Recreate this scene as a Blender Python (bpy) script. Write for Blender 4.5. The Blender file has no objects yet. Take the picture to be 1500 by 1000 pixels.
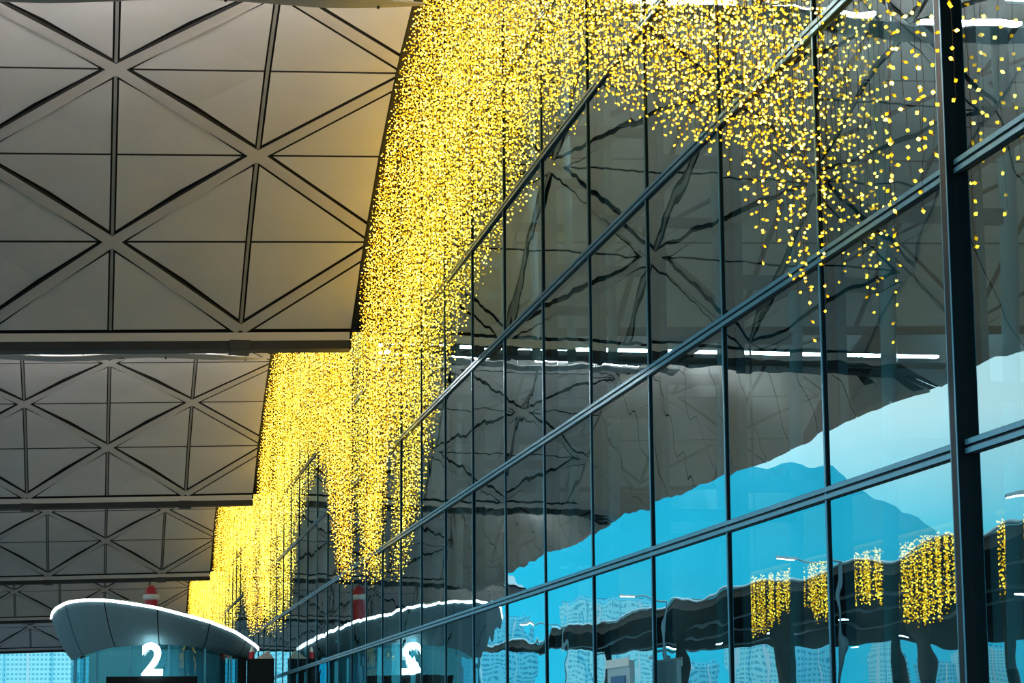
import bpy, math, random
import numpy as np
from mathutils import Matrix, Vector
random.seed(7); RNG = np.random.default_rng(7)
SC = bpy.context.scene
COL = SC.collection
EYE = 1.7                      # eye height: all "h" values below are above the eye
# ------------------------------------------------------------------ camera
F, PITCH, YAW, ROLL = 3390.0, .1669, .1744, -.0078
cam = bpy.data.cameras.new('camera'); camo = bpy.data.objects.new('camera', cam); COL.objects.link(camo)
cam.sensor_width = 36; cam.lens = F * 36 / 1500; cam.clip_end = 12000; cam.clip_start = .1
fw = Vector((math.sin(YAW) * math.cos(PITCH), math.cos(YAW) * math.cos(PITCH), math.sin(PITCH)))
rt = Vector((math.cos(YAW), -math.sin(YAW), 0)); up = rt.cross(fw)
r2 = rt * math.cos(ROLL) + up * math.sin(ROLL); u2 = -rt * math.sin(ROLL) + up * math.cos(ROLL)
M4 = Matrix((r2, u2, -fw)).transposed().to_4x4(); M4.translation = (0, 0, EYE)
camo.matrix_world = M4; SC.camera = camo
# ------------------------------------------------------------------ sky, exposure
w = bpy.data.worlds.new('sky'); SC.world = w; w.use_nodes = True
nt = w.node_tree; nt.nodes.clear()
tc = nt.nodes.new('ShaderNodeTexCoord'); sx = nt.nodes.new('ShaderNodeSeparateXYZ')
cr = nt.nodes.new('ShaderNodeValToRGB'); bg = nt.nodes.new('ShaderNodeBackground'); wo = nt.nodes.new('ShaderNodeOutputWorld')
nt.links.new(tc.outputs['Generated'], sx.inputs[0]); nt.links.new(sx.outputs['Z'], cr.inputs[0])
nt.links.new(cr.outputs[0], bg.inputs[0]); nt.links.new(bg.outputs[0], wo.inputs[0])
cr.color_ramp.elements[0].position = 0; cr.color_ramp.elements[0].color = (.10, .66, .86, 1)
cr.color_ramp.elements[1].position = .6; cr.color_ramp.elements[1].color = (.50, .80, .95, 1)
for p_, c_ in ((.085, (.15, .72, .90, 1)), (.135, (.72, .97, 1, 1))):
    e_ = cr.color_ramp.elements.new(p_); e_.color = c_
bg.inputs[1].default_value = 1.75
SC.view_settings.view_transform = 'Standard'; SC.view_settings.look = 'None'
SC.view_settings.exposure = 0; SC.view_settings.gamma = 1
SC.cycles.max_bounces = 8; SC.cycles.diffuse_bounces = 3; SC.cycles.glossy_bounces = 4
SC.cycles.transparent_max_bounces = 16; SC.cycles.use_denoising = True
SC.cycles.sample_clamp_indirect = 14

# ------------------------------------------------------------------ materials
MATS = {}
def mat(name, c, rough=.6, metal=0., var=.12, scale=3., emit=None, es=0., bump=0., coord='Object', stretch=None):
    m = bpy.data.materials.new(name); m.use_nodes = True; MATS[name] = m
    n = m.node_tree; b = n.nodes['Principled BSDF']
    b.inputs['Roughness'].default_value = rough; b.inputs['Metallic'].default_value = metal
    t = n.nodes.new('ShaderNodeTexCoord'); no = n.nodes.new('ShaderNodeTexNoise')
    no.inputs['Scale'].default_value = scale; no.inputs['Detail'].default_value = 5
    if stretch:
        mp = n.nodes.new('ShaderNodeMapping'); mp.inputs['Scale'].default_value = stretch
        n.links.new(t.outputs[coord], mp.inputs[0]); n.links.new(mp.outputs[0], no.inputs['Vector'])
    else: n.links.new(t.outputs[coord], no.inputs['Vector'])
    mx = n.nodes.new('ShaderNodeMix'); mx.data_type = 'RGBA'
    mx.inputs[6].default_value = [x * (1 - var) for x in c] + [1]
    mx.inputs[7].default_value = [min(1, x * (1 + var)) for x in c] + [1]
    n.links.new(no.outputs['Fac'], mx.inputs[0]); n.links.new(mx.outputs[2], b.inputs['Base Color'])
    if bump:
        bp = n.nodes.new('ShaderNodeBump'); bp.inputs['Strength'].default_value = bump; bp.inputs['Distance'].default_value = .02
        n.links.new(no.outputs['Fac'], bp.inputs['Height']); n.links.new(bp.outputs[0], b.inputs['Normal'])
    if emit:
        b.inputs['Emission Color'].default_value = (*emit, 1); b.inputs['Emission Strength'].default_value = es
    return m
def glass_mat(name, lo, slope, tint, wave, per_pane=True, gl=(1, 1, 1), mx=.92):
    m = bpy.data.materials.new(name); m.use_nodes = True; MATS[name] = m
    n = m.node_tree; n.nodes.clear(); N = n.nodes.new; Lk = n.links.new
    out = N('ShaderNodeOutputMaterial'); mix = N('ShaderNodeMixShader'); tr = N('ShaderNodeBsdfTransparent'); g = N('ShaderNodeBsdfGlossy')
    tr.inputs[0].default_value = (*tint, 1); g.inputs['Roughness'].default_value = 0.0; g.inputs[0].default_value = (*gl, 1)
    lw = N('ShaderNodeLayerWeight'); lw.inputs[0].default_value = .5
    mr = N('ShaderNodeMapRange'); mr.inputs[1].default_value = .68; mr.inputs[2].default_value = .9
    mr.inputs[3].default_value = lo; mr.inputs[4].default_value = lo + slope * .22; mr.clamp = False
    c1 = N('ShaderNodeMath'); c1.operation = 'MAXIMUM'; c1.inputs[1].default_value = .12
    c2 = N('ShaderNodeMath'); c2.operation = 'MINIMUM'; c2.inputs[1].default_value = mx
    geo = N('ShaderNodeNewGeometry'); s = N('ShaderNodeMath'); s.operation = 'SUBTRACT'; s.inputs[0].default_value = 1
    mu = N('ShaderNodeMath'); mu.operation = 'MULTIPLY'
    Lk(lw.outputs['Facing'], mr.inputs[0]); Lk(mr.outputs[0], c1.inputs[0]); Lk(c1.outputs[0], c2.inputs[0])
    Lk(geo.outputs['Backfacing'], s.inputs[1]); Lk(c2.outputs[0], mu.inputs[0]); Lk(s.outputs[0], mu.inputs[1])
    Lk(mu.outputs[0], mix.inputs[0]); Lk(tr.outputs[0], mix.inputs[1]); Lk(g.outputs[0], mix.inputs[2]); Lk(mix.outputs[0], out.inputs[0])
    # unevenness of the float glass: slow waves that differ from pane to pane
    t = N('ShaderNodeTexCoord'); mp = N('ShaderNodeMapping'); no = N('ShaderNodeTexNoise'); no.noise_dimensions = '4D'
    mp.inputs['Scale'].default_value = (1, .55, 1.25)
    no.inputs['Scale'].default_value = .9; no.inputs['Detail'].default_value = 2.2; no.inputs['Roughness'].default_value = .42
    oi = N('ShaderNodeObjectInfo'); m10 = N('ShaderNodeMath'); m10.operation = 'MULTIPLY'; m10.inputs[1].default_value = 50
    Lk(t.outputs['Object'], mp.inputs[0]); Lk(mp.outputs[0], no.inputs['Vector'])
    Lk(oi.outputs['Random'], m10.inputs[0]); Lk(m10.outputs[0], no.inputs['W'])
    hm = N('ShaderNodeMath'); hm.operation = 'MULTIPLY'; hm.inputs[1].default_value = wave
    bp = N('ShaderNodeBump'); bp.inputs['Strength'].default_value = 1; bp.inputs['Distance'].default_value = 1
    Lk(no.outputs['Fac'], hm.inputs[0]); Lk(hm.outputs[0], bp.inputs['Height']); Lk(bp.outputs[0], g.inputs['Normal'])
    return m
def bulb_mat(name, lo, hi, slo, shi):
    m = bpy.data.materials.new(name); m.use_nodes = True; MATS[name] = m
    n = m.node_tree; n.nodes.clear(); N = n.nodes.new; Lk = n.links.new
    out = N('ShaderNodeOutputMaterial'); e = N('ShaderNodeEmission'); g = N('ShaderNodeNewGeometry')
    c = N('ShaderNodeMix'); c.data_type = 'RGBA'; c.inputs[6].default_value = (*lo, 1); c.inputs[7].default_value = (*hi, 1)
    p = N('ShaderNodeMath'); p.operation = 'POWER'; p.inputs[1].default_value = 2.5
    mr = N('ShaderNodeMapRange'); mr.inputs[3].default_value = slo; mr.inputs[4].default_value = shi
    Lk(g.outputs['Random Per Island'], p.inputs[0]); Lk(p.outputs[0], c.inputs[0]); Lk(p.outputs[0], mr.inputs[0])
    Lk(c.outputs[2], e.inputs[0]); Lk(mr.outputs[0], e.inputs[1]); Lk(e.outputs[0], out.inputs[0])
    m.cycles.emission_sampling = 'NONE'
    return m
mat('soffit', (.72, .705, .71), .55, 0, .07, .8)
mat('soffit_rib', (.64, .61, .60), .5, 0, .06, 1.5)
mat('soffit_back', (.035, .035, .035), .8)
mat('joint', (.36, .36, .35), .5, .0)
mat('gutter', (.05, .053, .056), .5, .2)
mat('frame', (.09, .30, .42), .35, .6, .1, 2)
mat('frame_dark', (.012, .016, .02), .45, .2)
mat('fin', (.10, .19, .22), .5, .2)
mat('steel', (.5, .62, .66), .45, .1)
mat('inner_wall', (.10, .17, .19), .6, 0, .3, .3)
mat('inner_floor', (.25, .27, .28), .4)
mat('paving', (.12, .125, .13), .8, 0, .2, 2)
mat('asphalt', (.08, .09, .1), .85, 0, .2, 4)
mat('land', (.06, .16, .2), .9, 0, .3, .01)
mat('mountain', (.001, .51, .65), .95, 0, .12, .006)  # teal of the distant air haze is put into the base colour
mat('wire', (.10, .05, .03), .6)
mat('white_paint', (.8, .8, .8), .45)
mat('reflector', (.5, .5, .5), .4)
mat('lamp', (.9, .9, .9), .5, emit=(1, .95, .90), es=215)
mat('hall_fill', (.9, .9, .9), .5, emit=(.92, .97, 1), es=80)  # emission of the added fill lights that brighten the hall ceiling
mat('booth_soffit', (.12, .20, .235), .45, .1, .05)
mat('booth_roof', (.55, .6, .62), .5)
mat('led', (.9, .9, .9), .5, emit=(.9, 1, 1), es=6)
mat('digit', (.9, .9, .9), .5, emit=(.62, .97, 1), es=7)
mat('black', (.008, .009, .01), .5)
mat('red', (.5, .012, .025), .45)
mat('beige', (.55, .46, .38), .7)
mat('brown', (.06, .042, .032), .9, 0, .3, .2).node_tree.nodes['Principled BSDF'].inputs['Specular IOR Level'].default_value = .1
mat('brown_edge', (.11, .085, .07), .5, 0, .3, .2)
mat('trim', (.75, .85, .88), .4)
mat('street_lamp', (.9, .9, .9), emit=(1, 1, 1), es=9)
mat('downlight', (.9, .9, .9), emit=(.9, 1, 1), es=5)
mat('sign_blue', (.015, .10, .28), .4)
mat('sign_text', (.25, .6, .8), .4)
mat('sign_frame', (.45, .52, .56), .4, .3)
mat('booth_inner', (.34, .36, .37), .3, .75)
glass_mat('glass', .5, 1.6, (.62, .82, .85), .0055, gl=(.74, .95, 1))
glass_mat('booth_glass', .35, 1.2, (.55, .8, .85), .01)
bulb_mat('bulb', (1, .535, .008), (1, .66, .10), 1.4, 14)
bulb_mat('bulb_base', (1, .50, .008), (1, .62, .03), .6, 1.5)
bulb_mat('bulb_amber', (1, .36, .003), (1, .6, .06), 2.4, 9)
def tower_mat(name, wall, glass, sx_, sz_):
    m = mat(name, wall, .7, 0, .06, .05)
    n = m.node_tree; b = n.nodes['Principled BSDF']; old = b.inputs['Base Color'].links[0].from_socket
    t = n.nodes.new('ShaderNodeTexCoord'); s = n.nodes.new('ShaderNodeSeparateXYZ'); n.links.new(t.outputs['Object'], s.inputs[0])
    ad = n.nodes.new('ShaderNodeMath'); ad.operation = 'ADD'; n.links.new(s.outputs[0], ad.inputs[0]); n.links.new(s.outputs[1], ad.inputs[1])
    def band(sock, per, duty):
        a = n.nodes.new('ShaderNodeMath'); a.operation = 'DIVIDE'; a.inputs[1].default_value = per; n.links.new(sock, a.inputs[0])
        f = n.nodes.new('ShaderNodeMath'); f.operation = 'FRACT'; n.links.new(a.outputs[0], f.inputs[0])
        g = n.nodes.new('ShaderNodeMath'); g.operation = 'LESS_THAN'; g.inputs[1].default_value = duty; n.links.new(f.outputs[0], g.inputs[0]); return g.outputs[0]
    mu = n.nodes.new('ShaderNodeMath'); mu.operation = 'MULTIPLY'
    n.links.new(band(ad.outputs[0], sx_, .6), mu.inputs[0]); n.links.new(band(s.outputs[2], sz_, .45), mu.inputs[1])
    mx = n.nodes.new('ShaderNodeMix'); mx.data_type = 'RGBA'; mx.inputs[7].default_value = (*glass, 1)
    n.links.new(mu.outputs[0], mx.inputs[0]); n.links.new(old, mx.inputs[6]); n.links.new(mx.outputs[2], b.inputs['Base Color'])
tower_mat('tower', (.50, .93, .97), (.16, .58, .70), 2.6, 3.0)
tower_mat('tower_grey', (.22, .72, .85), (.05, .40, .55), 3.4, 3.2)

for n_ in ('black', 'frame_dark', 'gutter', 'soffit_back'): MATS[n_].node_tree.nodes['Principled BSDF'].inputs['Specular IOR Level'].default_value = .12
# ------------------------------------------------------------------ mesh helpers
class MB:
    def __init__(s): s.v = []; s.f = []; s.m = []
    def poly(s, pts, mi=0):
        i = len(s.v); s.v += [tuple(p) for p in pts]; s.f.append(tuple(range(i, i + len(pts)))); s.m.append(mi)
    def box(s, x0, x1, y0, y1, z0, z1, mi=0):
        i = len(s.v)
        s.v += [(x, y, z) for z in (z0, z1) for y in (y0, y1) for x in (x0, x1)]
        for q in ((0, 2, 3, 1), (4, 5, 7, 6), (0, 1, 5, 4), (2, 6, 7, 3), (0, 4, 6, 2), (1, 3, 7, 5)):
            s.f.append(tuple(i + k for k in q)); s.m.append(mi)
    def prism(s, low, high, mi=0, side=None):           # two equal rings, closed
        i = len(s.v); n = len(low); s.v += [tuple(p) for p in low] + [tuple(p) for p in high]; side = mi if side is None else side
        s.f.append(tuple(i + k for k in reversed(range(n)))); s.f.append(tuple(i + n + k for k in range(n))); s.m += [mi, mi]
        for k in range(n):
            s.f.append((i + k, i + (k + 1) % n, i + n + (k + 1) % n, i + n + k)); s.m.append(side)
    def tube(s, pts, rad, n=6, mi=0):
        pts = [Vector(p) for p in pts]; rads = rad if isinstance(rad, (list, tuple)) else [rad] * len(pts)
        i = len(s.v)
        for k, p in enumerate(pts):
            d = (pts[min(k + 1, len(pts) - 1)] - pts[max(k - 1, 0)]).normalized()
            a = d.orthogonal().normalized() if abs(d.z) < .99 else Vector((1, 0, 0)); b = d.cross(a)
            s.v += [tuple(p + (a * math.cos(2 * math.pi * q / n) + b * math.sin(2 * math.pi * q / n)) * rads[k]) for q in range(n)]
        for k in range(len(pts) - 1):
            for q in range(n):
                s.f.append((i + k * n + q, i + k * n + (q + 1) % n, i + (k + 1) * n + (q + 1) % n, i + (k + 1) * n + q)); s.m.append(mi)
        s.f.append(tuple(i + q for q in reversed(range(n)))); s.f.append(tuple(i + (len(pts) - 1) * n + q for q in range(n))); s.m += [mi, mi]
    def lathe(s, prof, cx, cy, n=20, mi=0):
        i = len(s.v)
        for r, z in prof: s.v += [(cx + r * math.cos(2 * math.pi * q / n), cy + r * math.sin(2 * math.pi * q / n), z) for q in range(n)]
        for k in range(len(prof) - 1):
            for q in range(n):
                s.f.append((i + k * n + q, i + k * n + (q + 1) % n, i + (k + 1) * n + (q + 1) % n, i + (k + 1) * n + q)); s.m.append(mi)
        s.f.append(tuple(i + q for q in reversed(range(n)))); s.f.append(tuple(i + (len(prof) - 1) * n + q for q in range(n))); s.m += [mi, mi]
    def build(s, name, mats, parent=None, smooth=False, origin=None):
        v = s.v
        if origin: v = [(a - origin[0], b - origin[1], c - origin[2]) for a, b, c in v]
        me = bpy.data.meshes.new(name); me.from_pydata(v, [], s.f)
        for m in (mats if isinstance(mats, (list, tuple)) else [mats]): me.materials.append(MATS[m])
        me.polygons.foreach_set('material_index', s.m)
        if smooth: me.polygons.foreach_set('use_smooth', [True] * len(s.f))
        me.update()
        return link(name, me, parent, origin)
def link(name, me, parent=None, origin=None):
    o = bpy.data.objects.new(name, me); COL.objects.link(o)
    if origin: o.location = origin
    if parent: o.parent = parent
    return o
def tag(o, label=None, cat=None, group=None, kind=None):
    if label: o['label'] = label
    if cat: o['category'] = cat
    if group: o['group'] = group
    if kind: o['kind'] = kind
    return o
def empty(name, loc=(0, 0, 0)):
    o = bpy.data.objects.new(name, None); COL.objects.link(o); o.location = loc; o.empty_display_size = .2; return o
def local(o, parent):          # keep world placement of a part under an Empty that is not at the origin
    o.parent = parent; o.matrix_parent_inverse = Matrix.Translation(parent.location).inverted(); return o
def lerp(x, xs, ys): return float(np.interp(x, xs, ys))

# ------------------------------------------------------------------ ground
L = 5.6445                     # distance of the glass plane
b = MB(); b.box(-7.5, L + .1, -20, 200, -.25, 0); tag(b.build('floor', 'paving'), 'grey paved kerb beneath the canopy', None, kind='structure')
b = MB(); b.box(L + .1, 60, -20, 200, -.25, .0); tag(b.build('floor', 'inner_floor'), 'pale hall floor behind the glass wall', None, kind='structure')
b = MB(); b.box(-75, -7.5, -20, 210, -.45, -.15); tag(b.build('road', 'asphalt'), 'dark asphalt road beside the kerb', None, kind='structure')
b = MB(); b.box(-6000, 6000, -600, 7000, -3, -.5); tag(b.build('ground', 'land'), 'flat land stretching to the hills', None, kind='structure')

# ------------------------------------------------------------------ vaulted canopy
R, S, HALF = 31.0, 33.4, 16.7
V0 = 16.1; XE = 5.15; CW = 2.75; ARC = 17.2; NR = 12; RH = 2 * ARC / NR; XO = -7.1
VY = [V0 + S * k for k in range(-1, 6)]; VZ = [8.4, 8.4, 8.36, 8.2, 7.7, 7.39, 6.7]
def roof(X, s, yc, dz=0.):
    a = s / R; Y = yc + R * math.sin(a)
    z = lerp(Y, VY, VZ) + R * math.cos(a) - math.sqrt(R * R - HALF * HALF) + .027 * (X - XE)
    return (X, Y + dz * math.sin(a), z + dz * math.cos(a) + EYE)
def roof_z(X, Y):
    k = round((Y - (V0 - HALF)) / S); yc = V0 - HALF + S * k; d = max(-HALF, min(HALF, Y - yc))
    return lerp(Y, VY, VZ) + math.sqrt(R * R - d * d) - math.sqrt(R * R - HALF * HALF) + .027 * (X - XE) + EYE
def inset(tri, offs):
    c = (sum(p[0] for p in tri) / 3, sum(p[1] for p in tri) / 3); lines = []
    for i in range(3):
        (x0, y0), (x1, y1) = tri[i], tri[(i + 1) % 3]; nx, ny = -(y1 - y0), x1 - x0; l = math.hypot(nx, ny); nx /= l; ny /= l
        if (c[0] - x0) * nx + (c[1] - y0) * ny < 0: nx, ny = -nx, -ny
        lines.append((nx, ny, nx * x0 + ny * y0 + offs[i]))
    out = []
    for i in range(3):
        a1, b1, c1 = lines[i - 1]; a2, b2, c2 = lines[i]; d = a1 * b2 - a2 * b1
        out.append(((c1 * b2 - c2 * b1) / d, (a1 * c2 - a2 * c1) / d))
    return out
def clipx(poly, xm):
    out = []
    for i in range(len(poly)):
        p, q = poly[i - 1], poly[i]
        if (p[0] <= xm) != (q[0] <= xm):
            t = (xm - p[0]) / (q[0] - p[0]); out.append((xm, p[1] + t * (q[1] - p[1])))
        if q[0] <= xm: out.append(q)
    return out
def cell(j, r):                # two right-angled triangles and the rib between them, in (X, arc) coordinates
    x0, x1 = CW * j, CW * (j + 1); s0, s1 = -ARC + RH * r, -ARC + RH * (r + 1)
    if (j + r) % 2: A, B = (x0, s0), (x1, s1); tris = [((x1, s0), A, B), ((x0, s1), A, B)]
    else: A, B = (x1, s0), (x0, s1); tris = [((x0, s0), A, B), ((x1, s1), A, B)]
    return A, B, tris
def panel_poly(tri):           # offsets: the edges from the right angle (row / column) and the rib edge
    o = []
    for i in range(3):
        p, q = tri[i], tri[(i + 1) % 3]
        o.append(.065 if abs(p[0] - q[0]) < 1e-6 else (.03 if abs(p[1] - q[1]) < 1e-6 else .2))
    return inset(tri, o)
def add_panel(b, tri, yc, xm):
    p = panel_poly(tri); c = clipx(p, xm)
    if len(c) < 3: return False
    if len(c) == 3 and max(q[0] for q in p) <= xm:
        A, B, C = p; Mid = ((B[0] + C[0]) / 2, (B[1] + C[1]) / 2)
        low = [roof(*A, yc), roof(*B, yc), roof(*Mid, yc, .045), roof(*C, yc)]; hi = [roof(*q, yc, .05) for q in (A, B, Mid, C)]
        i = len(b.v); b.v += low + hi
        b.f += [(i, i + 1, i + 2), (i, i + 2, i + 3)]; b.m += [0, 0]
        for k in range(4): b.f.append((i + k, i + (k + 1) % 4, i + 4 + (k + 1) % 4, i + 4 + k)); b.m.append(1)
    else: b.prism([roof(*q, yc) for q in c], [roof(*q, yc, .05) for q in c], 0, 1)
    return True
def add_rib(b, A, B, yc, xm):
    d = Vector((B[0] - A[0], B[1] - A[1])).normalized() * .135; n = (-d.y, d.x)
    q = clipx([(A[0] + n[0], A[1] + n[1]), (B[0] + n[0], B[1] + n[1]), (B[0] - n[0], B[1] - n[1]), (A[0] - n[0], A[1] - n[1])], xm)
    if len(q) >= 3: b.prism([roof(*p, yc, -.01) for p in q], [roof(*p, yc, .06) for p in q], 0, 1)
def add_shell(b, x0, x1, yc, dz, n=24, th=.06):
    for k in range(n):
        s0, s1 = -17.6 + 35.2 * k / n, -17.6 + 35.2 * (k + 1) / n
        b.poly([roof(x0, s0, yc, dz), roof(x1, s0, yc, dz), roof(x1, s1, yc, dz), roof(x0, s1, yc, dz)])
        b.poly([roof(x0, s0, yc, dz + th), roof(x0, s1, yc, dz + th), roof(x1, s1, yc, dz + th), roof(x1, s0, yc, dz + th)])
ORD = ['overhead', 'nearest', 'second', 'third', 'fourth', 'fifth']
for k in range(0, 6):
    yc = V0 - HALF + S * k
    j0 = -2 if k < 4 else -3 if k == 4 else -4; XA = CW * j0; XO = XA - 1.6
    b = MB(); add_shell(b, XA - .1, XE - .02, yc, .12)
    root = b.build('ceiling', 'soffit_back'); tag(root, '%s canopy vault of pale triangular soffit panels' % ORD[k], None, kind='structure')
    rows = range(NR) if k else range(NR // 2, NR)
    b = MB(); e = lambda s: (XO - .02, roof(XO, s, yc)[1], lerp(roof(XO, s, yc)[1], VY, VZ) - .66 + EYE)
    for q in range(24):
        s0, s1 = -17.6 + 35.2 * q / 24, -17.6 + 35.2 * (q + 1) / 24
        b.poly([roof(XA, s0, yc, .14), roof(XA, s1, yc, .14), e(s1), e(s0)])
    b.build('eave_backing', 'soffit_back', root)
    for r in rows:
        for j in range(j0, 2):
            A, B, tris = cell(j, r)
            for t in tris:
                b = MB()
                if add_panel(b, t, yc, XE - .03): b.build('panel', ['soffit', 'soffit_back'], root)
            b = MB(); add_rib(b, A, B, yc, XE - .03)
            if b.f: b.build('rib', ['soffit_rib', 'soffit_back'], root)
        b = MB(); s0, s1 = -ARC + RH * r + .03, -ARC + RH * (r + 1) - .03      # eave panel folding down to the level outer edge
        x0, x1 = XA - .05, XO
        p0, p1 = roof(x0, s0, yc), roof(x0, s1, yc)
        e = lambda s: (x1, roof(x1, s, yc)[1], lerp(roof(x1, s, yc)[1], VY, VZ) - .72 + EYE)
        q = [p0, p1, e(s1), e(s0)]; b.prism(q, [(a + .03, c, d + .08) for a, c, d in q]); b.build('eave_panel', 'soffit', root)
    for j in range(j0, 2):
        b = MB(); xj = CW * j
        ss = [-ARC + 2 * ARC * q / 24 for q in range(25)]
        for s0, s1 in zip(ss[:-1], ss[1:]):
            b.prism([roof(xj - .03, s0, yc, .01), roof(xj + .03, s0, yc, .01), roof(xj + .03, s1, yc, .01), roof(xj - .03, s1, yc, .01)],
                    [roof(xj - .03, s0, yc, .07), roof(xj + .03, s0, yc, .07), roof(xj + .03, s1, yc, .07), roof(xj - .03, s1, yc, .07)])
        b.build('joint_strip', 'joint', root)
    b = MB()                                             # dark edge trim along the strings
    for q in range(24):
        s0, s1 = -17.5 + 35 * q / 24, -17.5 + 35 * (q + 1) / 24
        b.prism([roof(XE - .02, s0, yc, -.012), roof(XE + .01, s0, yc, -.012), roof(XE + .01, s1, yc, -.012), roof(XE - .02, s1, yc, -.012)],
                [roof(XE - .03, s0, yc, .12), roof(XE + .02, s0, yc, .12), roof(XE + .02, s1, yc, .12), roof(XE - .03, s1, yc, .12)])
    b.build('edge_trim', 'frame_dark', root)
    # gutter at the far valley of this vault
    yv = yc + HALF; zv = lerp(yv, VY, VZ) + EYE; t = lambda X: .027 * (X - XE)
    b = MB()
    ring = lambda X: [(X, yv - .37, zv + .18 + t(X)), (X, yv - .32, zv + .01 + t(X)), (X, yv + .32, zv + .01 + t(X)), (X, yv + .37, zv + .18 + t(X))]
    b.prism(ring(XO + .2), ring(XE - .05)); b.build('gutter', 'soffit_rib', root)
    b = MB(); r2_ = lambda X: [(X, yv - .3, zv + .01 + t(X)), (X, yv - .26, zv - .17 + t(X)), (X, yv + .26, zv - .17 + t(X)), (X, yv + .3, zv + .01 + t(X))]
    b.prism(r2_(XO + .2), r2_(XE)); b.build('drain_channel', 'gutter', root)
    for xn in (-2.75, 2.75):
        b = MB(); b.box(xn - .22, xn + .22, yv - .34, yv + .34, zv - .21 + t(xn), zv + .02 + t(xn)); b.build('node_bracket', 'gutter', root)
    # dark slot between the panels and the glass, and the hall ceiling beyond it
    b = MB(); add_shell(b, XE - .015, L + .08, yc, .28); o = b.build('ceiling', 'gutter'); tag(o, 'dark slot between %s vault and glass wall' % ORD[k], None, kind='structure')
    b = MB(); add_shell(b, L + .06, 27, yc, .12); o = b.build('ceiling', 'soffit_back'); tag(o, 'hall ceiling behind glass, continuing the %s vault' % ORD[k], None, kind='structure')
    b = MB()
    for r in range(NR // 2, NR):
        for j in range(3, 9):
            A, B, tris = cell(j, r)
            for q in tris: add_panel(b, q, yc, 27)
            add_rib(b, A, B, yc, 27)
    tag(b.build('panels', ['soffit', 'soffit_back'], o), kind='stuff')

# uplight reflectors hung across the crowns
for k in range(1, 6):
    yc = V0 - HALF + S * k; y = yc + .8; z = 10.8 + (lerp(yc, VY, VZ) - 8.38) + EYE
    root = empty('light_trough', (0, y, z)); tag(root, '%s long pale uplight trough hung below the vault crown' % ['', 'nearest', 'second', 'third', 'fourth', 'farthest'][k], 'ceiling light', 'uplight troughs under the vaults')
    b = MB(); xs = [-5.4 + 10.0 * q / 40 for q in range(41)]
    def wing(X, inner):
        tp = min(1, (4.66 - X) / 1.6); tl = .027 * (X - 0); sag = .05 * math.cos((X - 1.2) * 2 * math.pi / 4.9)
        h = (.62 * tp + .03); zz = z + tl + sag
        if inner: return [(X, y - h + .02, zz + .02 * tp + .03), (X, y - .25 * h, zz + .045), (X, y + .25 * h, zz + .045), (X, y + h - .02, zz + .25 * tp + .02)]
        return [(X, y - h, zz + .02 * tp), (X, y - .25 * h, zz), (X, y + .25 * h, zz), (X, y + h, zz + .25 * tp)]
    for x0, x1 in zip(xs[:-1], xs[1:]):
        a, c, d, e = wing(x0, 0), wing(x1, 0), wing(x0, 1), wing(x1, 1)
        for q in range(3):
            b.poly([a[q], c[q], c[q + 1], a[q + 1]]); b.poly([d[q], d[q + 1], e[q + 1], e[q]])
        b.poly([a[0], d[0], e[0], c[0]]); b.poly([a[3], c[3], e[3], d[3]])
    local(b.build('reflector_wing', 'reflector', smooth=False), root)
    for x0 in (-5.0, -2.9, -.55, 1.8):
        b = MB(); b.box(x0, x0 + 1.7, y - .09, y + .09, z + .28 + .027 * x0, z + .335 + .027 * x0); lo_ = local(b.build('lamp', 'lamp'), root)
        b = MB(); b.box(x0 + .75, x0 + .95, y - .05, y + .05, z + .03 + .027 * x0, z + .275 + .027 * x0); b.build('bracket', 'gutter', lo_)
    for x0 in (-3.1, -.75, 1.6, 3.9):
        b = MB(); b.tube([(x0, y, z + .02), (x0, y, roof_z(x0, y) - .03)], .022); local(b.build('hanger', 'gutter'), root)

for k in range(1, 6):          # fill lights added to brighten the hall behind the glass
    y = V0 - HALF + S * k; z = 10.9 + (lerp(y, VY, VZ) - 8.38) + EYE
    root = empty('hall_fill_light', (16, y, z)); tag(root, '%s long added fill light in the hall, behind the glass wall' % ['', 'nearest', 'second', 'third', 'fourth', 'farthest'][k], 'ceiling light', 'hall fill lights')
    b = MB(); b.prism([(7.5, y - .3, z + .1), (25, y - .3, z + .1), (25, y + .3, z + .1), (7.5, y + .3, z + .1)][::-1], [(7.5, y - .1, z - .05), (25, y - .1, z - .05), (25, y + .1, z - .05), (7.5, y + .1, z - .05)]); local(b.build('housing', 'reflector'), root)
    b = MB(); b.box(7.7, 24.8, y - .12, y + .12, z + .3, z + .36); local(b.build('lamp', 'hall_fill'), root)
    for x0 in (8.5, 16, 23.5):
        b = MB(); b.tube([(x0, y, z), (x0, y, roof_z(x0, y))], .025); local(b.build('hanger', 'gutter'), root)

# ------------------------------------------------------------------ glass wall
MY = lambda i: 14.6183 + 3 * i
TZ = lambda n: -.0687 + 1.9105 * n + EYE
I0, I1 = -5, 55; NT = 7
b = MB(); b.box(L - .12, L + .16, MY(I0), MY(I1), 0, .12)
wall = b.build('wall_right', 'frame_dark'); tag(wall, 'tall curtain wall of blue-framed reflective glass panes', None, kind='structure')
cells_ = [(i, n) for i in range(I0, I1) for n in range(-1, NT)]
def shown(c):                  # rough size in the picture
    i, n = c; yy = MY(i) + 1.5; zc = TZ(n) + 1 - EYE
    px = 149 + F * L / yy if yy > 0 else 9e9; py = 1076 - F * zc / yy if yy > 0 else -9e9
    return (1 if (px < 1560 and -250 < py < 1200) else 0, -yy)
cells_.sort(key=shown, reverse=True)
pm = {}
def pane_mesh(n, h, z0):
    if n not in pm:
        q = MB(); q.box(0, .024, .03, 2.97, z0, h); me = bpy.data.meshes.new('pane'); me.from_pydata(q.v, [], q.f); me.materials.append(MATS['glass']); pm[n] = me
    return pm[n]
rest = MB()
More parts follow.
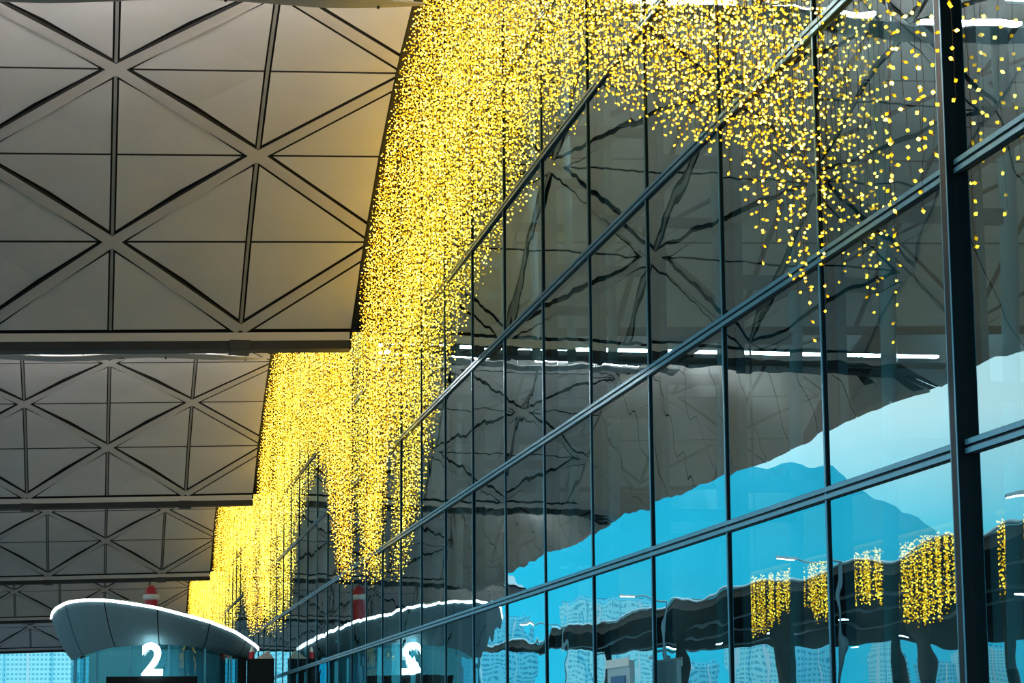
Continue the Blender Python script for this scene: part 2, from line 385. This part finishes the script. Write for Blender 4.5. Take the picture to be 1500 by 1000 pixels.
for idx, (i, n) in enumerate(cells_):
    zb = .12 if n == -1 else TZ(n) + .03; zt = TZ(n + 1) - .03
    if idx < 300:
        o = link('pane', pane_mesh('low' if n == -1 else 'std', zt - zb, 0), wall, (L, MY(i), zb))
        o.rotation_euler = (0, max(-.0028, min(.0028, random.gauss(0, .0015))), max(-.0014, min(.0014, random.gauss(0, .0008))))
    else: rest.box(L, L + .024, MY(i) + .03, MY(i) + 2.97, zb, zt)
o = rest.build('panes', 'glass', wall); tag(o, kind='stuff')
for i in range(I0, I1 + 1):
    b = MB(); y = MY(i)
    if i == 0:
        b.box(L - .075, L + .12, y - .062, y + .062, .1, TZ(NT)); b.box(L - .079, L - .0755, y - .066, y - .045, .1, TZ(NT), 1); b.box(L - .034, L + .05, y + .15, y + .185, .1, TZ(NT), 1)
    else:
        b.box(L - .014, L + .1, y - .022, y + .022, .1, TZ(NT)); b.box(L - .021, L - .0142, y - .01, y + .026, .1, TZ(NT), 1)
    o = b.build('mullion', ['frame_dark', 'frame'], wall)
for n in range(0, NT + 1):
    z = TZ(n)
    for (ia, ib) in ((I0, 0), (0, 18), (18, 36), (36, 54)):
        b = MB(); y0, y1 = MY(ia) + .09, MY(ib) - .09
        b.box(L - .016, L + .09, y0, y1, z - .056, z + .056)
        b.box(L - .036, L - .0162, y0, y1, z + .011, z + .047, 1); b.box(L - .036, L - .0162, y0, y1, z - .047, z - .011, 1)
        b.build('transom', ['frame_dark', 'frame'], wall)
# wind trusses behind each mullion
for i in range(-1, 30):
    y = MY(i); top = TZ(NT)
    b = MB(); b.box(L + .105, L + .18, y - .05, y + .05, .0, top); b.build('fin', 'fin', wall)
    b = MB(); ln = .35; b.tube([(L + 1.5, y + .1, 0), (L + 1.62, y, 6), (L + 1.45, y - .1, top)], .075, 10); b.build('truss_tube', 'steel', wall, smooth=True)
    for n in range(0, NT):
        b = MB(); zz = TZ(n) + .32; b.box(L + .18, L + 1.56, y - .04, y + .04, zz, zz + .13); b.build('truss_rung', 'fin', wall)
# hall behind: back wall, soffit beam
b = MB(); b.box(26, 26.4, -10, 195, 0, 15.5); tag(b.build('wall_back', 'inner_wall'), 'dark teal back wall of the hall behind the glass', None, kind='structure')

# ------------------------------------------------------------------ fairy-light strings
PROF = [(13.82, 4.02), (14.19, 3.75), (14.43, 3.46), (15.01, 3.29), (15.2, 3.63), (16.84, 2.99), (17.75, 3.65), (18.1, 4.12), (18.68, 4.55), (19.5, 5.06),
        (20.6, 5.26), (21.4, 5.69), (22.4, 6.06), (23.5, 6.56), (24.65, 7.08), (25.8, 7.3), (27.9, 7.75), (29.9, 7.9), (32.1, 7.8), (34.05, 7.6), (36.2, 7.28),
        (37.75, 7.1), (40.35, 6.5), (41.5, 5.8), (43.8, 5.06), (44.9, 4.1), (47.2, 3.06), (50.5, 3.25), (52.7, 3.23), (55.2, 5.04), (57.9, 6.5), (60.9, 7.45), (65.2, 7.5),
        (68.8, 7.1), (74.2, 6.1), (75.6, 4.9), (77, 3.86), (82, 3.28), (85.9, 3.55), (89.4, 5), (91.9, 6.75), (96.4, 7.6), (98.8, 6.95), (102.9, 6.05), (109, 4.9), (115, 3.4), (119, 3.4),
        (125, 6), (131, 7), (140, 5), (148, 3.2), (152, 3.2), (158, 6)]
PX, PZ = zip(*PROF)
strings = []                   # (x, y, bottom, top)
for y, zb in ((13.82, 4.02), (14.17, 3.75), (14.43, 3.46), (14.62, 3.9), (14.79, 3.72), (15.01, 3.29), (15.2, 3.62)):
    strings.append((5.38 + random.uniform(-.04, .04), y, zb + EYE))
strings += [(5.40, 16.72, 3.55 + EYE), (5.30, 16.85, 2.98 + EYE), (5.46, 16.98, 3.2 + EYE), (5.35, 17.1, 3.38 + EYE)]
y = 17.15; lane = 0
while y < 150:
    y += (.05 if y < 28 else .046 if y < 60 else .075 if y < 90 else .11) * random.uniform(.6, 1.4)
    near = min(abs(y - v) for v in VY[1:])
    if near < 1.25 and y > 20: continue
    lane = (lane + 1) % 4; x = (5.215 + lane * .1 if near > 6 or y < 40 else 5.215 + lane * .065) + random.uniform(-.015, .015); tp = lerp(y, PX, PZ)
    slack = random.choice([.0, .25, .6, 1.1]) * random.random() + abs(random.gauss(0, .22))
    strings.append((x, y, tp + slack + EYE))
def string_geo(x, y, zb, zt, detail, step=.118):
    n = max(2, int((zt - zb) / step)); z = zb + np.arange(n) * step + RNG.uniform(-.03, .03, n)
    ph = RNG.uniform(0, 6.28); wob = np.stack([x + .012 * np.sin(z * 3.1 + ph) + RNG.normal(0, .004, n), y + .012 * np.cos(z * 2.3 + ph) + RNG.normal(0, .004, n), z], 1)
    return wob
OCT_F = np.array([(0, 2, 4), (2, 1, 4), (1, 3, 4), (3, 0, 4), (2, 0, 5), (1, 2, 5), (3, 1, 5), (0, 3, 5)])
def frames(n, flat=.75):
    d = RNG.normal(0, 1, (n, 3)); d[:, 2] = d[:, 2] * .55 - .35; d /= np.linalg.norm(d, axis=1)[:, None]
    a = np.cross(d, np.array([.3, .2, 1.])); a /= np.linalg.norm(a, axis=1)[:, None]; return d, a, np.cross(d, a)
def bulbs(P, r, detail):
    n = len(P); d, a, c = frames(n); off = .034 if detail else .015
    H = P + d * off
    V = np.stack([H + a * r, H - a * r, H + c * r, H - c * r, H + d * r * 1.35, H - d * r * 1.35], 1).reshape(-1, 3)
    Fc = (OCT_F[None] + (np.arange(n) * 6)[:, None, None]).reshape(-1, 3); mi = np.zeros(len(Fc), int)
    if detail:
        r2 = r * .62; base = len(V)
        t0 = H - d * r * .7
        W = np.stack([t0 + a * r2, t0 - a * r2 * .5 + c * r2 * .87, t0 - a * r2 * .5 - c * r2 * .87, P], 1).reshape(-1, 3)
        bf = np.array([(0, 1, 3), (1, 2, 3), (2, 0, 3)]); G = (bf[None] + base + (np.arange(n) * 4)[:, None, None]).reshape(-1, 3)
        V = np.concatenate([V, W]); Fc = np.concatenate([Fc, G]); mi = np.concatenate([mi, np.ones(len(G), int)])
    return V, Fc, mi
def np_mesh(name, V, Fc, mi, mats):
    me = bpy.data.meshes.new(name); me.vertices.add(len(V)); me.vertices.foreach_set('co', V.astype(np.float32).ravel())
    me.loops.add(Fc.size); me.loops.foreach_set('vertex_index', Fc.astype(np.int32).ravel())
    me.polygons.add(len(Fc)); me.polygons.foreach_set('loop_start', np.arange(0, Fc.size, 3, dtype=np.int32))
    for m in mats: me.materials.append(MATS[m])
    me.polygons.foreach_set('material_index', mi.astype(np.int32)); me.update(calc_edges=True); return me
def wire_geo(P, rad):
    n = len(P); o = np.array([(rad, 0, 0), (-rad * .5, rad * .87, 0), (-rad * .5, -rad * .87, 0)])
    V = (P[:, None] + o[None]).reshape(-1, 3); Fc = []
    k = np.arange(n - 1)[:, None] * 3
    for q in range(3):
        e, g = q, (q + 1) % 3
        Fc.append(np.concatenate([k + e, k + g, k + 3 + g], 1)); Fc.append(np.concatenate([k + e, k + 3 + g, k + 3 + e], 1))
    return V, np.concatenate(Fc)
NTH = ['first', 'second', 'third', 'fourth', 'fifth', 'sixth', 'seventh', 'eighth', 'ninth']
def zone(x, y):                # the glass column a string is seen against
    w_ = NTH[max(0, min(8, int((y * L / x - MY(0)) / 3)))]
    return 'golden fairy-light string before the %s glass column left of thick dark mullion' % w_, 'fairy lights before the %s glass column' % w_
NEAR = ['first', 'second', 'third', 'fourth', 'fifth', 'sixth', 'seventh', 'eighth']
restV, restF, restM, cnt, wV, wF = [], [], [], 0, [], []; wc = 0
for q, (x, y, zb) in enumerate(strings):
    zt = roof_z(x, y) + .24
    P = string_geo(x, y, zb, zt, 1); P = np.concatenate([P, [[x, y, zt]]])
    if q < 300:
        o3 = np.array([x, y, zt]); V, Fc = wire_geo(P - o3, .0022)
        root = link('light_string', np_mesh('wire', V, Fc, np.zeros(len(Fc)), ['wire']), None, (x, y, zt))
        if q < 7: tag(root, '%s of the sparse fairy-light strings counted from the right, by the thick dark mullion' % NEAR[q], 'light string', 'sparse fairy lights by the dark mullion')
        else: lb, gr = zone(x, y); tag(root, lb, 'light string', gr)
        V, Fc, mi = bulbs(P[:-1] - o3, .0155 if y < 16 else .0128, 1)
        tag(link('bulbs', np_mesh('bulbs', V, Fc, mi, ['bulb', 'bulb_base']), root), kind='stuff')
    else:
        V, Fc, mi = bulbs(P[:-1], .0138 if y < 45 else .0128, 0); restV.append(V); restF.append(Fc + cnt); restM.append(mi); cnt += len(V)
        if y < 70:
            V, Fc = wire_geo(P[[0, len(P) // 2, -1]], .0022); wV.append(V); wF.append(Fc + wc); wc += len(V)
me = np_mesh('light_curtain', np.concatenate(wV), np.concatenate(wF), np.zeros(sum(map(len, wF))), ['wire'])
root = link('light_curtain', me); tag(root, 'dense golden curtain of fairy-light strings along the glass wall', 'light curtain', kind='stuff')
tag(link('bulbs', np_mesh('bulbs', np.concatenate(restV), np.concatenate(restF), np.concatenate(restM), ['bulb', 'bulb_base']), root), kind='stuff')
# golden curtain inside the hall, seen through the glass
XI = 16.0; Ps = []; Ws = []; wc = 0; y = 34.5
while y < 57.5:
    y += .042 * random.uniform(.5, 1.5); zb = .152 * XI + .25 * math.sin(y * 1.1) + .2 * math.sin(y * .37 + 1) + random.uniform(0, .3) + EYE; zt = .24 * XI + EYE
    P = string_geo(XI + random.uniform(-.2, .2), y, zb, zt, 0, .1); Ps.append(P)
V, Fc, mi = bulbs(np.concatenate(Ps), .02, 0)
b = MB(); b.box(XI - .25, XI + .25, 34.3, 57.8, .24 * XI + EYE, .24 * XI + EYE + .12)
root = b.build('hall_light_curtain', 'fin'); tag(root, 'amber light curtain hanging inside the hall, seen through lower glass panes', 'light curtain', kind='stuff')
tag(link('bulbs', np_mesh('bulbs', V, Fc, mi, ['bulb_amber', 'bulb_base']), root), kind='stuff')
for yy in (36, 46, 56):
    b = MB(); b.tube([(XI, yy, .24 * XI + EYE + .1), (XI, yy, roof_z(XI, yy))], .03); b.build('hanger', 'fin', root)

# ------------------------------------------------------------------ round booth with the number
KX, KY = 1.64, 76.7
root = empty('booth', (KX, KY, 0)); tag(root, 'rounded glass booth with sloping white-edged roof and glowing number 2', 'booth')
RXS, RZS = [-1.68, -1.58, -1.15, -.6, .15, 1.58, 3.25, 4.14, 4.85, 4.98], [3.73, 3.95, 4.16, 4.2, 4.17, 3.94, 3.52, 3.2, 2.8, 2.72]
DXS, DZS = [-1.05, .18, 1.6, 3.04, 4.5], [2.36, 2.72, 2.82, 2.72, 2.36]
NS = 60
def rim(t, g=1.0, dz=0.):
    X = 1.65 + 3.33 * g * math.cos(t); Y = KY + 2.5 * g * math.sin(t); return (X, Y, lerp(1.65 + 3.33 * math.cos(t), RXS, RZS) + dz + EYE)
def drum(t, z=None, g=1.):
    X = 1.74 + 2.74 * g * math.cos(t); Y = KY + 2.05 * g * math.sin(t); return (X, Y, (lerp(X, DXS, DZS) + EYE) if z is None else z)
T_ = lambda k: 2 * math.pi * k / NS
b = MB()
for k in range(NS):
    b.poly([rim(T_(k), 1, .05), rim(T_(k + 1), 1, .05), rim(T_(k + 1), .6, .07), rim(T_(k), .6, .07)])
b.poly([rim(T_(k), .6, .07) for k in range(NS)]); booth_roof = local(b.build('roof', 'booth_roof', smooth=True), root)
b = MB()
for k in range(NS):
    a, c = T_(k), T_(k + 1)
    b.prism([rim(a, 1.0, -.035), rim(c, 1.0, -.035), rim(c, 1.012, -.035), rim(a, 1.012, -.035)], [rim(a, 1., .05), rim(c, 1., .05), rim(c, 1.012, .05), rim(a, 1.012, .05)])
b.build('light_rim', 'led', booth_roof)
for p in range(12):
    b = MB(); t0 = 2 * math.pi * p / 12 + .006; t1 = 2 * math.pi * (p + 1) / 12 - .006; n = 6; m_ = 5
    def sp(t, u):
        a, c = rim(t, .998, -.03), drum(t); bul = .16 * math.sin(math.pi * u)
        return (a[0] * (1 - u) + c[0] * u, a[1] * (1 - u) + c[1] * u, a[2] * (1 - u) + c[2] * u - bul)
    for k in range(n):
        for q in range(m_):
            a, c = t0 + (t1 - t0) * k / n, t0 + (t1 - t0) * (k + 1) / n
            b.poly([sp(a, q / m_), sp(c, q / m_), sp(c, (q + 1) / m_), sp(a, (q + 1) / m_)])
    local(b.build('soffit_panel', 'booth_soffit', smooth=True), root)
b = MB()
for k in range(NS):
    a, c = T_(k), T_(k + 1); p = [rim(a, .985, .0), rim(c, .985, .0), drum(c, None, .97), drum(a, None, .97)]
    b.poly([(x, y, z + .02) for x, y, z in p])
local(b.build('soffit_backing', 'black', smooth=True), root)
ng = 14
for p in range(ng):
    b = MB(); n = 4; t0, t1 = 2 * math.pi * (p - .25) / ng + .012, 2 * math.pi * (p + .75) / ng - .012
    for k in range(n):
        a, c = t0 + (t1 - t0) * k / n, t0 + (t1 - t0) * (k + 1) / n
        A, C = drum(a), drum(c)
        b.poly([drum(a, 0), drum(c, 0), C, A]); A2, C2 = drum(a, None, .99), drum(c, None, .99)
        b.poly([drum(c, 0, .99), drum(a, 0, .99), A2, C2])
    local(b.build('glass_panel', 'booth_glass'), root)
    t = 2 * math.pi * (p - .25) / ng; A = drum(t)
    b = MB(); b.box(A[0] - .03, A[0] + .03, A[1] - .03, A[1] + .03, 0, A[2]); local(b.build('post', 'frame'), root)
b = MB()
for k in range(NS // 2):
    a, c = math.pi * 2 * k / NS, math.pi * 2 * (k + 1) / NS
    b.poly([drum(a, 0, .8), drum(c, 0, .8), drum(c, None, .8), drum(a, None, .8)])
local(b.build('inner_wall', 'booth_inner', smooth=True), root)
b = MB(); b.box(.1, 2.95, KY - 2.2, KY - 1.75, 3.2, 3.5); local(b.build('door_header', 'black'), root)
b = MB(); b.box(.15, 1.5, KY - 2.1, KY - 2.04, 0, 3.2); b.box(1.54, 2.9, KY - 2.1, KY - 2.04, 0, 3.2); local(b.build('door', 'booth_glass'), root)
b = MB(); b.box(4.3, 4.56, KY - 1., KY - .4, 0, 4.1); local(b.build('end_post', 'black'), root)
cu = bpy.data.curves.new('number', 'FONT'); cu.body = '2'; cu.size = 1.38; cu.extrude = .05; cu.offset = .035
tmp = bpy.data.objects.new('tmp', cu); COL.objects.link(tmp); bpy.context.view_layer.update()
me = bpy.data.meshes.new_from_object(tmp.evaluated_get(bpy.context.evaluated_depsgraph_get())); bpy.data.objects.remove(tmp); bpy.data.curves.remove(cu)
me.materials.clear(); me.materials.append(MATS['digit'])
o = bpy.data.objects.new('number', me); COL.objects.link(o); o.rotation_euler = (math.pi / 2, 0, 0); o.location = (1.18, KY - 2.35, 1.86 + EYE); local(o, root); tag(o, 'glowing white number 2')
# black cabinet with a sloped beige lid beside the booth
root = empty('cabinet', (5.05, 75.4, 0)); tag(root, 'tall black cabinet with beige sloped lid between booth and glass wall', 'cabinet')
b = MB(); b.box(4.58, 5.4, 75., 75.8, 0, 2.36 + EYE); local(b.build('body', 'black'), root)
b = MB(); z = 2.36 + EYE; b.prism([(4.82, 75.02, z), (5.4, 75.02, z), (5.2, 75.02, z + .26)], [(4.82, 75.78, z), (5.4, 75.78, z), (5.2, 75.78, z + .26)]); local(b.build('lid', 'beige'), root)
# tall red post with white ring behind the booth
def post(x, y, zt, r, label):
    root = empty('marker_post', (x, y, 0)); tag(root, label, 'post', 'red and white rounded posts')
    b = MB(); b.lathe([(r * 1.02, 0), (r, 1), (r, zt - .45), (r * .98, zt - .3), (r * .8, zt - .12), (r * .45, zt - .02), (r * .1, zt)], x, y, 24); local(b.build('column', 'red', smooth=True), root)
    b = MB(); b.lathe([(r * 1.0, zt - .54), (r * 1.25, zt - .52), (r * 1.25, zt - .36), (r * 1.0, zt - .34)], x, y, 24); local(b.build('ring', 'white_paint', smooth=True), root)
post(1.72, 88, 5.5 + EYE, .24, 'tall red rounded post with white ring rising behind the booth roof')
root = empty('traffic_cone', (4.69, 75.15, 2.36 + EYE)); tag(root, 'small red cone with white tip on the black cabinet', 'cone')
b = MB(); b.lathe([(.10, 2.365 + EYE), (.08, 2.58 + EYE)], 4.69, 75.15, 14); local(b.build('body', 'red'), root)
b = MB(); b.lathe([(.08, 2.58 + EYE), (.015, 2.76 + EYE)], 4.69, 75.15, 14); local(b.build('tip', 'white_paint'), root)

# ------------------------------------------------------------------ sign by the glass
XS = 5.42; ya, yb = 23.6, 24.7
root = empty('sign_board', (XS, (ya + yb) / 2, 0)); tag(root, 'pale framed sign with blue panel standing by the glass', 'sign')
b = MB(); b.box(XS - .05, XS + .0, ya, yb, 0, 2.42); local(b.build('frame', 'sign_frame'), root)
b = MB(); b.box(XS - .065, XS - .052, ya, yb, 2.36, 2.45); local(b.build('top_rail', 'white_paint'), root)
b = MB(); b.box(XS - .062, XS - .052, ya + .2, yb - .22, .4, 2.27); local(b.build('panel', 'sign_blue'), root)
b = MB()
def st(u0, u1, z0, z1): b.box(XS - .068, XS - .0622, yb - .27 - u1, yb - .27 - u0, z0, z1)
for k in range(4):
    u = .0 + k * .105; st(u, u + .02, 1.98, 2.17); st(u, u + .075, 1.98, 2.0) if k % 2 == 0 else st(u, u + .075, 2.15, 2.17)
    if k: st(u + .055, u + .075, 1.98, 2.17)
for k in range(6):
    u = k * .068; st(u, u + .014, 1.80, 1.9); st(u, u + .045, 1.80, 1.815)
st(.5, .6, 1.84, 1.92); st(.56, .58, 1.95, 2.1)
local(b.build('lettering', 'sign_text'), root)

# ------------------------------------------------------------------ what the glass mirrors: far side of the road
NCOLS = 6
root = empty('road_canopy', (-40, 125, 0)); tag(root, 'low dark brown canopy with wavy roof edge across the road, mirrored in the glass', 'canopy')
b = MB(); ys = [40 + 2 * k for k in range(82)]; hz = 7.45 + EYE
wv = lambda y: .22 * math.sin(y * .19) + .16 * math.sin(y * .43 + 1); wx = lambda y: -22 + .9 * math.sin(y * .16 + .6)
for y0, y1 in zip(ys[:-1], ys[1:]):
    b.prism([(wx(y0), y0, hz - .55 + wv(y0)), (wx(y1), y1, hz - .55 + wv(y1)), (-66, y1, hz), (-66, y0, hz)], [(wx(y0) - .3, y0, hz + wv(y0)), (wx(y1) - .3, y1, hz + wv(y1)), (-66, y1, hz + .9), (-66, y0, hz + .9)])
local(b.build('roof', 'brown'), root)
b = MB(); b.tube([(wx(y) - .12, y, hz + .03 + wv(y)) for y in ys], .08, 6); local(b.build('edge_trim', 'trim', smooth=True), root)
for k in range(3):
    b = MB(); b.tube([(-27 - 5 * k + .9 * math.sin(y * .16 + k), y, hz - .62 - .12 * k) for y in ys], .10, 6); local(b.build('soffit_trim', 'trim', smooth=True), root)
for y in (60, 84, 108, 132, 156, 180):
    for x in (-28, -52):
        b = MB(); b.tube([(x, y, -.15), (x, y, hz - .4)], .45, 12); local(b.build('column', 'brown_edge', smooth=True), root)
for y in range(52, 200, 15):
    for x in (-35, -50):
        b = MB(); b.box(x - .3, x + .3, y - .4, y + .4, hz - .85, hz - .75); local(b.build('downlight', 'downlight'), root)
for q, (y, wd) in enumerate(((41, 'nearest'), (64.4, 'second'), (87.8, 'third'), (116.5, 'fourth'), (145, 'farthest'))):
    root = empty('street_lamp', (-17.2, y, 0)); z = 6.7 + EYE
    tag(root, '%s single-arm street lamp along the road, mirrored in the glass' % wd, 'street lamp', 'street lamps along the road')
    b = MB(); b.tube([(-17.2, y, -.15), (-17.2, y, z - .15)], [.1, .055], 8); local(b.build('pole', 'fin', smooth=True), root)
    b = MB(); b.tube([(-17.2, y, z - .15), (-16.6, y, z), (-15.5, y, z + .05)], .04, 6); local(b.build('arm', 'steel', smooth=True), root)
    b = MB(); b.box(-15.6, -14.8, y - .14, y + .14, z, z + .12); hd = local(b.build('head', 'white_paint'), root)
    b = MB(); b.box(-15.5, -14.85, y - .12, y + .12, z - .03, z - .001); b.build('lens', 'street_lamp', hd)
def tower(x0, x1, y, h, mt, label, piers=8, depth=22):
    root = empty('apartment_block', ((x0 + x1) / 2, y, -.5)); tag(root, label, 'building', 'far apartment blocks')
    b = MB(); b.box(x0, x1, y, y + depth, -.5, h); local(b.build('body', mt), root)
    for k in range(piers + 1):
        x = x0 + (x1 - x0) * k / piers; b = MB(); b.box(x - .7, x + .7, y - .7, y - .01, -.5, h + 1); local(b.build('pier', 'trim' if k % 2 else 'tower_grey'), root)
    b = MB(); b.box(x0 + 2, x1 - 2, y + 3, y + depth - 3, h, h + 3); local(b.build('roof_house', 'tower_grey'), root)
tower(-120, 27, 1500, 124, 'tower', 'wide pale cyan apartment slab seen beneath the farthest vault', 10, 30)
tower(-350, -286, 1500, 84, 'tower', 'pale apartment block left of the road canopy, mirrored in the glass', 5)
tower(-276, -226, 1560, 78, 'tower_grey', 'greyer apartment block beside the pale one, mirrored in the glass', 4)
WD = ['leftmost', 'second', 'third', 'fourth', 'fifth', 'sixth', 'seventh', 'rightmost']
for k in range(8):
    x1 = -365 - 42 * k; tower(x1 - (22 + 7 * (k % 3)), x1, 1480 + 30 * (k % 3), 44 + 12 * ((k * 5) % 4), 'tower' if k % 2 else 'tower_grey', '%s of the pale towers glimpsed under the road canopy in the glass' % WD[k], 3, 16)
# mountain
AS, HS = [.05, .10, .16, .19, .24, .2736, .2846, .2975, .3102, .3206, .3419, .3609, .3734, .385, .4115, .5, .7, .9], [.06, .085, .11, .112, .113, .1142, .115, .117, .1187, .1148, .1057, .095, .085, .078, .066, .045, .025, .01]
b = MB(); na, nd = 160, 14; D = 3000
for i in range(na + 1):
    a = .05 + .85 * i / na; H = lerp(a, AS, HS) * D
    for q in range(nd + 1):
        u = q / nd * 2 - 1; Y = D + 900 * u; prof = max(0, 1 - abs(u)) ** 1.15
        nz = (math.sin(a * 160 + u * 5) + math.sin(a * 67 - u * 9) * 1.3 + math.sin(a * 311 + 2)) * .014 * D * .1
        b.v.append((2 * L - a * D - 300 * u * a, Y, H * prof + nz * prof + EYE - 8 * (1 - prof)))
for i in range(na):
    for q in range(nd):
        k = i * (nd + 1) + q; b.f.append((k, k + 1, k + nd + 2, k + nd + 1)); b.m.append(0)
tag(b.build('mountain', 'mountain', smooth=True), 'hazy blue-green mountain ridge mirrored in the lower glass', 'mountain')
